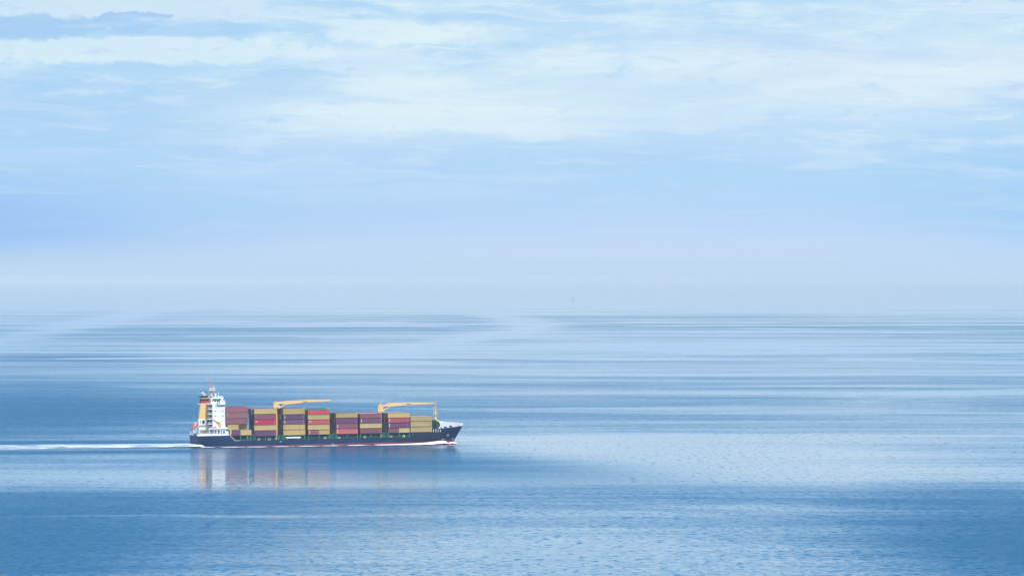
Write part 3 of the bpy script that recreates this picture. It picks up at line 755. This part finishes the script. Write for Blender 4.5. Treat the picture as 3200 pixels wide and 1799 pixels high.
# ------------------------------------------------------------------ node maths
class NT:
    def __init__(s, nt): s.nt = nt
    def n(s, t): return s.nt.nodes.new(t)
    def put(s, sock, v):
        if isinstance(v, (int, float)): sock.default_value = v
        elif isinstance(v, (tuple, list)): sock.default_value = v
        else: s.nt.links.new(v, sock)
    def m(s, op, a, b=0.0, c=0.0, clamp=False):
        x = s.n('ShaderNodeMath'); x.operation = op; x.use_clamp = clamp
        s.put(x.inputs[0], a); s.put(x.inputs[1], b); s.put(x.inputs[2], c); return x.outputs[0]
    def add(s, a, b): return s.m('ADD', a, b)
    def sub(s, a, b): return s.m('SUBTRACT', a, b)
    def mul(s, a, b): return s.m('MULTIPLY', a, b)
    def div(s, a, b): return s.m('DIVIDE', a, b)
    def rng(s, v, a, b, c=0.0, d=1.0, smooth=True):
        x = s.n('ShaderNodeMapRange'); x.interpolation_type = 'SMOOTHSTEP' if smooth else 'LINEAR'
        for i, q in enumerate((v, a, b, c, d)): s.put(x.inputs[i], q)
        return x.outputs[0]
    def xyz(s, a, b, c):
        x = s.n('ShaderNodeCombineXYZ')
        for i, q in enumerate((a, b, c)): s.put(x.inputs[i], q)
        return x.outputs[0]
    def sep(s, v): x = s.n('ShaderNodeSeparateXYZ'); s.put(x.inputs[0], v); return x.outputs
    def noise(s, vec, scale, detail=4, rough=.55, dist=0.0, lac=2.0):
        x = s.n('ShaderNodeTexNoise'); s.put(x.inputs['Vector'], vec); x.inputs['Scale'].default_value = scale
        x.inputs['Detail'].default_value = detail; x.inputs['Roughness'].default_value = rough; x.inputs['Distortion'].default_value = dist; x.inputs['Lacunarity'].default_value = lac
        return x.outputs['Fac']
    def mix(s, f, a, b):
        x = s.n('ShaderNodeMix'); x.data_type = 'RGBA'; s.put(x.inputs['Factor'], f); s.put(x.inputs['A'], a); s.put(x.inputs['B'], b); return x.outputs['Result']
    def blob(s, u, v, cu, cv, su, sv, p=2.0):
        """soft elliptical patch"""
        a = s.m('POWER', s.m('ABSOLUTE', s.div(s.sub(u, cu), su)), p); b = s.m('POWER', s.m('ABSOLUTE', s.div(s.sub(v, cv), sv)), p)
        return s.m('EXPONENT', s.mul(s.add(a, b), -1.0))

# ------------------------------------------------------------------ world: blue sky with thin layered cloud
SUN_EL, SUN_AZ = R(48), R(160)     # azimuth clockwise from +Y: behind the camera, to the right
W = bpy.data.worlds.new('World'); scene.world = W; W.use_nodes = True
nt = W.node_tree; nt.nodes.clear(); q = NT(nt)
tc = q.n('ShaderNodeTexCoord')
X_, Y_, Z_ = q.sep(tc.outputs['Generated'])
DEG = 57.29578
az = q.mul(q.m('ARCTAN2', X_, Y_), DEG)
el = q.mul(q.m('ARCSINE', Z_), DEG)
def P(px, py): return ((px-1600)/298.45, (EYE-py)/298.45)
sky = q.n('ShaderNodeTexSky'); sky.sky_type = 'NISHITA'; sky.sun_disc = False
sky.sun_elevation = SUN_EL; sky.sun_rotation = SUN_AZ; sky.air_density = 1.0; sky.dust_density = 0.6; sky.ozone_density = 2.5
skyc = q.n('ShaderNodeVectorMath'); skyc.operation = 'SCALE'; nt.links.new(sky.outputs[0], skyc.inputs[0]); skyc.inputs['Scale'].default_value = 0.10
# streaky warp fields
sv = q.xyz(q.mul(az, .55), q.mul(el, 3.0), 0.0)
n1 = q.noise(sv, 1.1, 7, .6)
n2 = q.noise(q.xyz(q.mul(az, .9), q.mul(el, 2.4), 3.7), 2.4, 8, .62, .4)
n3 = q.noise(q.xyz(q.mul(az, .25), q.mul(el, 1.6), 9.1), 1.0, 4, .5)
wz = q.add(el, q.mul(q.sub(n2, .5), .22)); wa_ = q.add(az, q.mul(q.sub(n1, .5), 1.6))
# base gradient by elevation
rp = q.n('ShaderNodeValToRGB'); cr = rp.color_ramp
stops = [(-.3, S(189, 216, 243)), (.0, S(189, 216, 243)), (.22, S(196, 220, 247)), (.5, S(186, 215, 248)), (.95, S(181, 216, 248)), (1.45, S(189, 221, 249)), (2.1, S(190, 226, 248)), (3.0, S(184, 220, 247)), (4.4, S(84, 166, 232))]
e0, e1 = -.3, 4.4
cr.elements[0].position = 0; cr.elements[0].color = stops[0][1]; cr.elements[1].position = 1; cr.elements[1].color = stops[-1][1]
for (e_, c_) in stops[1:-1]:
    k = cr.elements.new((e_-e0)/(e1-e0)); k.color = c_
nt.links.new(q.rng(el, e0, e1, 0, 1, False), rp.inputs[0])
c = rp.outputs[0]
def lay(c, mask, colr, amt): return q.mix(q.m('MULTIPLY', mask, amt, clamp=True), c, colr)
def spot(c, px, py, sx, sy, colr, amt, p=2.0, u=wa_, v=wz):
    a, e = P(px, py); return lay(c, q.blob(u, v, a, e, sx/298.45, sy/298.45, p), colr, amt)
c = spot(c, -250, 720, 900, 190, S(138, 188, 243), .8, 2.0, az, el)
c = spot(c, 3350, 640, 520, 330, S(150, 204, 246), .6, 2.0, az, el)
c = spot(c, 300, 330, 700, 130, S(168, 210, 246), .8)
c = spot(c, 900, 600, 900, 130, S(180, 214, 248), .35, 2.0)
c = spot(c, 1500, 330, 900, 85, S(221, 241, 250), .9, 2.6)
c = spot(c, 1100, 400, 500, 50, S(216, 238, 250), .6)
c = spot(c, 2700, 230, 700, 120, S(218, 236, 250), .95, 2.4)
c = spot(c, 1900, 210, 500, 60, S(222, 241, 250), .8, 2.2)
c = spot(c, 2100, 130, 600, 40, S(186, 218, 246), .6, 2.0)
c = spot(c, 2900, 60, 500, 60, S(208, 232, 248), .7, 2.0)
c = spot(c, 1320, 125, 230, 42, S(232, 250, 248), .6, 2.4)
c = spot(c, 1050, 70, 180, 14, S(226, 248, 248), .8, 2.0)
# layered wisps: long thin bands with torn edges
def streak(fa, fe, seed, det=8, rg=.6, dist=.5):
    wv_ = q.add(el, q.mul(q.sub(n1, .5), .35))
    return q.noise(q.xyz(q.mul(az, fa), q.mul(wv_, fe), seed), 1.0, det, rg, dist)
up = q.rng(el, .7, 1.7); n4 = streak(.42, 3.4, 31.); n5 = streak(.9, 8.0, 47.); n6 = streak(.3, 2.2, 63.)
c = lay(c, q.mul(q.rng(n6, .52, .40), up), S(172, 211, 246), .55)
c = lay(c, q.mul(q.rng(n4, .50, .62), up), S(226, 242, 251), .48)
c = lay(c, q.mul(q.rng(n5, .52, .66), up), S(230, 245, 251), .35)
c = lay(c, q.mul(q.rng(n5, .46, .34), up), S(172, 211, 246), .4)
c = lay(c, q.mul(q.rng(streak(.3, 5.0, 80.), .48, .64), q.rng(el, .15, .6)), S(200, 224, 250), .3)
nf = q.noise(q.xyz(q.mul(az, 1.0), q.mul(el, 1.7), 21.0), 3.2, 9, .62, .2)
def rag(c, px, py, sx, sy, colr, amt, p=2.0, k=.8, a_=.30, b_=.58):
    a, e = P(px, py); bl = q.blob(az, el, a, e, sx/298.45, sy/298.45, p)
    return lay(c, q.rng(q.add(bl, q.mul(q.sub(nf, .5), k)), a_, b_), colr, amt)
c = spot(c, 150, 330, 620, 120, S(172, 210, 246), .6, 2.2)
c = spot(c, 1750, 320, 850, 95, S(224, 242, 250), .5, 2.2)
c = spot(c, 2750, 215, 650, 90, S(222, 237, 250), .5, 2.2)
c = rag(c, 350, 12, 520, 55, S(208, 231, 248), .9, 3.0)
c = rag(c, 420, 158, 640, 44, S(216, 238, 249), .85, 2.4, 1.3)
c = spot(c, 2100, 850, 1500, 130, S(204, 222, 249), .6, 2.0, az, el)
c = rag(c, 90, 88, 260, 40, S(162, 203, 243), .75, 2.0, 1.7, .28, .58)
c = rag(c, 420, 70, 130, 34, S(164, 205, 244), .9, 2.0, 1.6, .42, .54)
c = rag(c, 560, 92, 260, 26, S(172, 211, 246), .65, 2.4, 1.3)
c = rag(c, 1250, 105, 300, 50, S(230, 247, 250), .6, 2.0, 1.2, .38, .78)

# fine wisps everywhere in the cloud belt
belt = q.mul(q.rng(el, .9, 1.9), q.rng(el, 7.0, 5.0))
c = lay(c, q.mul(q.rng(n1, .53, .72), belt), S(226, 244, 250), .65)
c = lay(c, q.mul(q.rng(n2, .56, .75), belt), S(165, 206, 244), .45)
c = lay(c, q.mul(q.rng(n3, .5, .75), q.rng(el, .1, .8)), S(176, 211, 247), .35)
# the lowest half degree is seen through so much air that it takes the colour of the haze
c = q.mix(q.rng(el, .50, -.02), c, S(191, 217, 243))
# above the view: blue sky, broken cloud, and a bright zenith added for fill
hn = q.noise(tc.outputs['Generated'], 2.2, 7, .6, .3)
tint = q.n('ShaderNodeVectorMath'); tint.operation = 'MULTIPLY'; q.put(tint.inputs[0], skyc.outputs[0]); tint.inputs[1].default_value = (.14, .62, 1.0)
over = q.mul(q.rng(el, 26, 48), .95)
high = q.mix(q.m('MAXIMUM', q.mul(q.rng(hn, .5, .72), .3), over), tint.outputs[0], (.92, 1.08, 1.32, 1))
cb_ = q.rng(el, 3.4, 6.5)
c = q.mix(cb_, c, high)
fin = q.n('ShaderNodeVectorMath'); fin.operation = 'SCALE'; q.put(fin.inputs[0], c); fin.inputs['Scale'].default_value = 10.0
bg = q.n('ShaderNodeBackground'); nt.links.new(fin.outputs[0], bg.inputs['Color']); bg.inputs['Strength'].default_value = 0.1
wo = q.n('ShaderNodeOutputWorld'); nt.links.new(bg.outputs[0], wo.inputs['Surface'])

sun = bpy.data.lights.new('sun', 'SUN'); sun.energy = 4.0; sun.angle = R(4); sun.color = (1.0, .95, .87)
suno = bpy.data.objects.new('sun', sun); col.objects.link(suno)
dv = Vector((math.sin(SUN_AZ)*math.cos(SUN_EL), math.cos(SUN_AZ)*math.cos(SUN_EL), math.sin(SUN_EL)))
suno.rotation_euler = dv.to_track_quat('Z', 'Y').to_euler()

# ------------------------------------------------------------------ water
RW = 80000.0
wm = MB(); n = 96
radii = [0, 400, 1200, 2500, 4000, 7000, 12000, 18000, 26000, 45000, RW]
wv = []
for r_ in radii[1:]:
    wv.append([(r_*math.cos(2*math.pi*i/n), r_*math.sin(2*math.pi*i/n), 0.0) for i in range(n)])
wm.poly(wv[0])
for a, b_ in zip(wv[:-1], wv[1:]):
    for i in range(n): k = (i+1) % n; wm.quad(a[i], b_[i], b_[k], a[k])
wmat = bpy.data.materials.new('sea_water'); wmat.use_nodes = True
q = NT(wmat.node_tree); bs = wmat.node_tree.nodes['Principled BSDF']
g = q.n('ShaderNodeNewGeometry').outputs['Position']
x_, y_, _ = q.sep(g)
# wind: 0 = glassy slick, 1 = ruffled
big = q.noise(q.xyz(q.mul(x_, .5), y_, 0.0), 1/1300., 4, .5, .4)
mid = q.noise(q.xyz(q.mul(x_, .25), y_, 50.0), 1/300., 4, .5, .3)
far = q.noise(q.xyz(q.mul(x_, .6), y_, 90.0), 1/900., 7, .66, 1.2)
wind = q.add(q.mul(big, .5), q.mul(mid, .5))
wind = q.rng(wind, .36, .64)
slick = q.mul(q.rng(far, .54, .62), q.rng(y_, 3800, 6500, .25, 1.0))
def pt(px, py): Y = FPX*CAMZ/(py-EYE); return (px-1600)/FPX*Y, Y
mid2 = q.noise(q.xyz(x_, y_, 11.0), 1/260., 4, .55)
ys = q.add(y_, q.mul(q.sub(mid2, .5), 200.0))
def patch(px, py, sx, sy, amt):
    cx_, cy_ = pt(px, py); X2 = sx/FPX*cy_; Y2 = sy*cy_*cy_/(FPX*CAMZ)
    return q.mul(q.blob(x_, ys, cx_, cy_, X2, Y2), amt)
w_ = q.add(.46, q.mul(q.sub(wind, .5), .40))
for p_ in [(-100, 1290, 900, 85, .75), (1000, 1240, 1400, 90, .14), (2700, 1230, 900, 80, .14), (-100, 1610, 900, 95, .75), (1300, 1595, 1000, 50, .12), (3350, 1660, 600, 150, .75),
           (-50, 1760, 550, 120, .7), (3200, 1740, 500, 90, .4), (2050, 1430, 1250, 75, -.66), (1700, 1390, 500, 14, -.12), (2600, 1440, 700, 12, .18), (1750, 1470, 600, 10, .12), (1100, 1500, 500, 30, -.2), (1800, 1720, 900, 95, -.5), (1500, 1480, 1300, 35, -.25), (2200, 1180, 1500, 110, -.16), (0, 1150, 500, 150, .2), (2400, 1362, 1100, 16, -.2), (600, 1365, 500, 14, -.15),
           (1700, 1050, 900, 20, -.15), (3100, 1410, 500, 40, .2)]:
    w_ = q.add(w_, patch(*p_))
w_ = q.sub(w_, q.mul(slick, .95))
w_ = q.sub(w_, q.rng(q.add(y_, q.mul(q.sub(far, .5), 16000.0)), 10500, 19500, 0.0, .95))
for p_ in [(2400, 1086, 1400, 2.6, -.6), (400, 1100, 650, 2.6, -.6), (1930, 1121, 330, 4, -.7), (1230, 1131, 190, 4, -.6), (2300, 1170, 800, 3, -.45), (1000, 1210, 300, 5, -.35), (1100, 1250, 160, 6, -.35),
           (500, 1206, 180, 7, -.3), (2700, 1205, 450, 4, -.45), (450, 1275, 200, 3, -.3), (620, 1317, 120, 3, -.35), (3000, 1003, 500, 3, -.4), (2600, 1035, 500, 3, -.4), (550, 1618, 800, 3.0, -.45), (2300, 1583, 300, 7, -.35), (1900, 1368, 1300, 8, -.3), (1900, 1418, 1300, 14, -.25)]:
    w_ = q.add(w_, patch(*p_))
def band(p1, p2, wid, amt):          # a slick drawn out between two spots of the sea
    (xa, ya), (xb, yb) = pt(*p1), pt(*p2); L = math.hypot(xb-xa, yb-ya); ux, uy = (xb-xa)/L, (yb-ya)/L
    rx = q.sub(x_, (xa+xb)/2); ry = q.sub(ys, (ya+yb)/2)
    al_ = q.add(q.mul(rx, ux), q.mul(ry, uy)); ac = q.add(q.add(q.mul(rx, -uy), q.mul(ry, ux)), q.mul(q.sub(far, .5), 260.0))
    return q.mul(q.blob(al_, ac, 0.0, 0.0, L*.6, wid, 2.0), amt)
ln1 = q.noise(q.xyz(q.mul(x_, 1/150.), q.mul(y_, 1/26.), 71.0), 1.0, 4, .55, 1.0); ln2 = q.noise(q.xyz(q.mul(x_, 1/520.), q.mul(y_, 1/130.), 77.0), 1.0, 4, .5, 1.2)
w_ = q.add(w_, q.add(q.mul(q.sub(ln1, .5), .7), q.mul(q.sub(ln2, .5), q.rng(y_, 3500, 7000, .6, 1.25))))
w_ = q.add(w_, band((20, 1062), (490, 970), 55, -.6))
w_ = q.add(w_, band((1230, 1100), (1690, 1020), 45, -.6))
w_ = q.add(w_, band((1690, 1030), (1560, 972), 60, -.5))
# the wake leaves ruffled water on both sides of the track
hx, hy = math.cos(HEAD), math.sin(HEAD)
tx = q.add(q.mul(q.sub(x_, O.x), hx), q.mul(q.sub(y_, O.y), hy)); ty = q.add(q.mul(q.sub(x_, O.x), -hy), q.mul(q.sub(y_, O.y), hx))
wk1 = q.blob(0.0, ty, 0.0, 84.0, 1.0, 30.0); wk2 = q.blob(0.0, ty, 0.0, -84.0, 1.0, 28.0)
w_ = q.add(w_, q.mul(q.mul(q.add(wk1, wk2), q.rng(tx, 60, -60)), .85))
w_ = q.add(w_, q.mul(q.blob(tx, ty, 118.0, -32.0, 38.0, 16.0), .5))
nearship = q.blob(tx, ty, 68.0, -150.0, 88.0, 250.0, 2.4)
w_ = q.add(w_, q.mul(nearship, .38))
beam2 = q.blob(tx, ty, 50.0, -450.0, 100.0, 230.0, 2.0)
w_ = q.add(w_, q.mul(beam2, .22))
w_ = q.rng(w_, -.16, 1.5, 0.0, 1.0)
# wavelets: slopes taken straight from fractal noise, long-crested across the view
def ncol(vec, detail, rough, dist=0.0):
    x = q.n('ShaderNodeTexNoise'); q.put(x.inputs['Vector'], vec); x.inputs['Scale'].default_value = 1.0
    x.inputs['Detail'].default_value = detail; x.inputs['Roughness'].default_value = rough; x.inputs['Distortion'].default_value = dist
    return q.sep(x.outputs['Color'])
ra = ncol(q.xyz(q.mul(x_, 1/2.6), q.mul(y_, 1/3.0), 0.0), 2, .6, .2)
rb_ = ncol(q.xyz(q.mul(x_, 1/60.), q.mul(y_, 1/40.), 5.0), 2, .5)
amp = q.rng(w_, 0, 1, .015, .66, False)
sx_ = q.mul(q.sub(ra[0], .5), q.add(q.mul(amp, .8), q.mul(nearship, .18)))
sy_ = q.add(q.mul(q.sub(ra[1], .5), amp), q.mul(q.sub(rb_[1], .5), q.mul(amp, .05)))
dash = q.rng(q.noise(q.xyz(q.mul(x_, 1/3.6), q.mul(y_, 1/6.), 33.0), 1.0, 2, .5), .60, .68)
gust = q.rng(q.noise(q.xyz(q.mul(x_, 1/120.), q.mul(y_, 1/70.), 37.0), 1.0, 3, .55), .35, .65, .35, 1.0)
sy_ = q.sub(sy_, q.mul(q.mul(dash, gust), .07))
nrm = q.n('ShaderNodeVectorMath'); nrm.operation = 'NORMALIZE'; q.put(nrm.inputs[0], q.xyz(sx_, sy_, 1.0))
wmat.node_tree.links.new(nrm.outputs[0], bs.inputs['Normal'])
bs.inputs['Base Color'].default_value = (.002, .080, .18, 1)
bs.inputs['IOR'].default_value = 1.333
q.put(bs.inputs['Roughness'], q.add(q.rng(w_, 0, 1, .035, .30, False), q.add(q.mul(nearship, .10), q.mul(beam2, .12))))
sea = wm.build('sea', wmat); tag(sea, kind='structure')

# ------------------------------------------------------------------ foam
def foam_mat(name, dens, sx, sy, soft=.14):
    m = bpy.data.materials.new(name); m.use_nodes = True; nt_ = m.node_tree; q = NT(nt_); bs = nt_.nodes['Principled BSDF']
    bs.inputs['Base Color'].default_value = (.82, .86, .88, 1); bs.inputs['Roughness'].default_value = .8
    uv = q.n('ShaderNodeUVMap').outputs[0]; u, v, _ = q.sep(uv)
    ob = q.n('ShaderNodeTexCoord').outputs['Object']; ox, oy, oz = q.sep(ob)
    nz = q.noise(q.xyz(q.mul(ox, sx), q.mul(oy, sy), q.mul(oz, sy)), 1.0, 6, .68, .6)
    edge_ = q.rng(q.m('ABSOLUTE', q.sub(v, .5)), .5, .34)       # fades towards both rims
    val = q.mul(q.mul(edge_, u), dens)
    al = q.rng(q.add(nz, q.sub(val, .5)), .53-soft/2, .53+soft/2)
    q.put(bs.inputs['Alpha'], al)
    return m
def strip(name, pts, mat, parent=None, sub=6):
    """pts: (X, Ynear, Yfar, znear, zcrest, density) in ship frame levelled with the sea"""
    me = bpy.data.meshes.new(name); V = []; F = []; UV = []
    for i, (X, ya, yb, hz, dn) in enumerate(pts):
        for k in range(sub+1):
            t = k/sub; V.append((X, ya+(yb-ya)*t, .03+hz*math.sin(math.pi*t)**.8)); UV.append((dn, t))
    for i in range(len(pts)-1):
        for k in range(sub):
            a = i*(sub+1)+k; F.append((a, a+sub+1, a+sub+2, a+1))
    me.from_pydata(V, [], F); me.update(); me.materials.append(mat)
    ul = me.uv_layers.new(name='UVMap')
    for p_ in me.polygons:
        for li in p_.loop_indices: ul.data[li].uv = UV[me.loops[li].vertex_index]
    o = bpy.data.objects.new(name, me); col.objects.link(o)
    o.matrix_world = Matrix.Translation(O) @ Matrix.Rotation(HEAD, 4, 'Z')
    for p_ in me.polygons: p_.use_smooth = True
    return o
FM1 = foam_mat('wake_foam', 1.0, .06, .13, .36); FM2 = foam_mat('bow_foam', 1.0, .30, .6)
pts = []
rr_ = random.Random(2)
for i in range(61):
    X = 2.0 - i*2.6; t = i/60
    wob = 2.0*math.sin(i*.5)+1.5*math.sin(i*.23+1)
    pts.append((X, -30-36*t+wob*t, 30+30*t+wob*t, .9*(1-t)+.3, .55-.08*t+.10*math.exp(-i/4)))
wk = strip('wake_foam', pts, FM1, sub=8); tag(wk, 'churned white wake trailing behind the stern to the left', 'foam', kind='stuff')
pts = []
for i in range(70):      # bow wave thrown off along the near side
    X = XW-3.5 - i*2.1
    t = i/69
    hw = halfb(X, 0) if X > 0 else 9
    s0 = XW-3.5-X; crest = 2.0*sstep(0, 3.0, s0)*math.exp(-max(0, s0-5)/17.0)+.25
    wd = 3.0 + 9*math.exp(-((X-(XW-20))/13.0)**2)+2.0*t
    off = 0.1+ (14.0*sstep(.25, .9, t))
    pts.append((X, -hw-off-wd, -hw+.6-off, crest, (1.0 if t < .3 else .60-.14*math.sin(i*.9)) ))
bwv = strip('bow_wave_foam', pts, FM2, sub=7); tag(bwv, 'white bow wave foam running along the navy hull side', 'foam', kind='stuff')
pts = []
for i in range(10):
    X = XW+2.2 - i*.75; pts.append((X, -1.0-i*.35, 1.0+i*.3, 1.3*math.sin(math.pi*(i+.5)/10), .8))
bsp = strip('stem_splash_foam', pts, FM2, sub=6); tag(bsp, 'pale splash of foam where the stem cuts the water', 'foam', kind='stuff')

# ------------------------------------------------------------------ haze
hz = MB(); hz.box(-81000, 81000, -81000, 81000, -1.0, 97.0)
hm = bpy.data.materials.new('haze_air'); hm.use_nodes = True; nt = hm.node_tree; nt.nodes.clear()
pv = nt.nodes.new('ShaderNodeVolumePrincipled'); pv.inputs['Color'].default_value = (.785, .92, 1.0, 1); pv.inputs['Density'].default_value = 2.5e-5; pv.inputs['Anisotropy'].default_value = -0.41
ot = nt.nodes.new('ShaderNodeOutputMaterial'); nt.links.new(pv.outputs[0], ot.inputs['Volume'])
hzo = hz.build('haze', hm); tag(hzo, kind='stuff')

# ------------------------------------------------------------------ render settings
scene.render.engine = 'CYCLES'
scene.cycles.use_denoising = True
scene.cycles.max_bounces = 8
scene.view_settings.view_transform = 'Standard'; scene.view_settings.look = 'None'
scene.view_settings.exposure = 0.0; scene.view_settings.gamma = 1.0
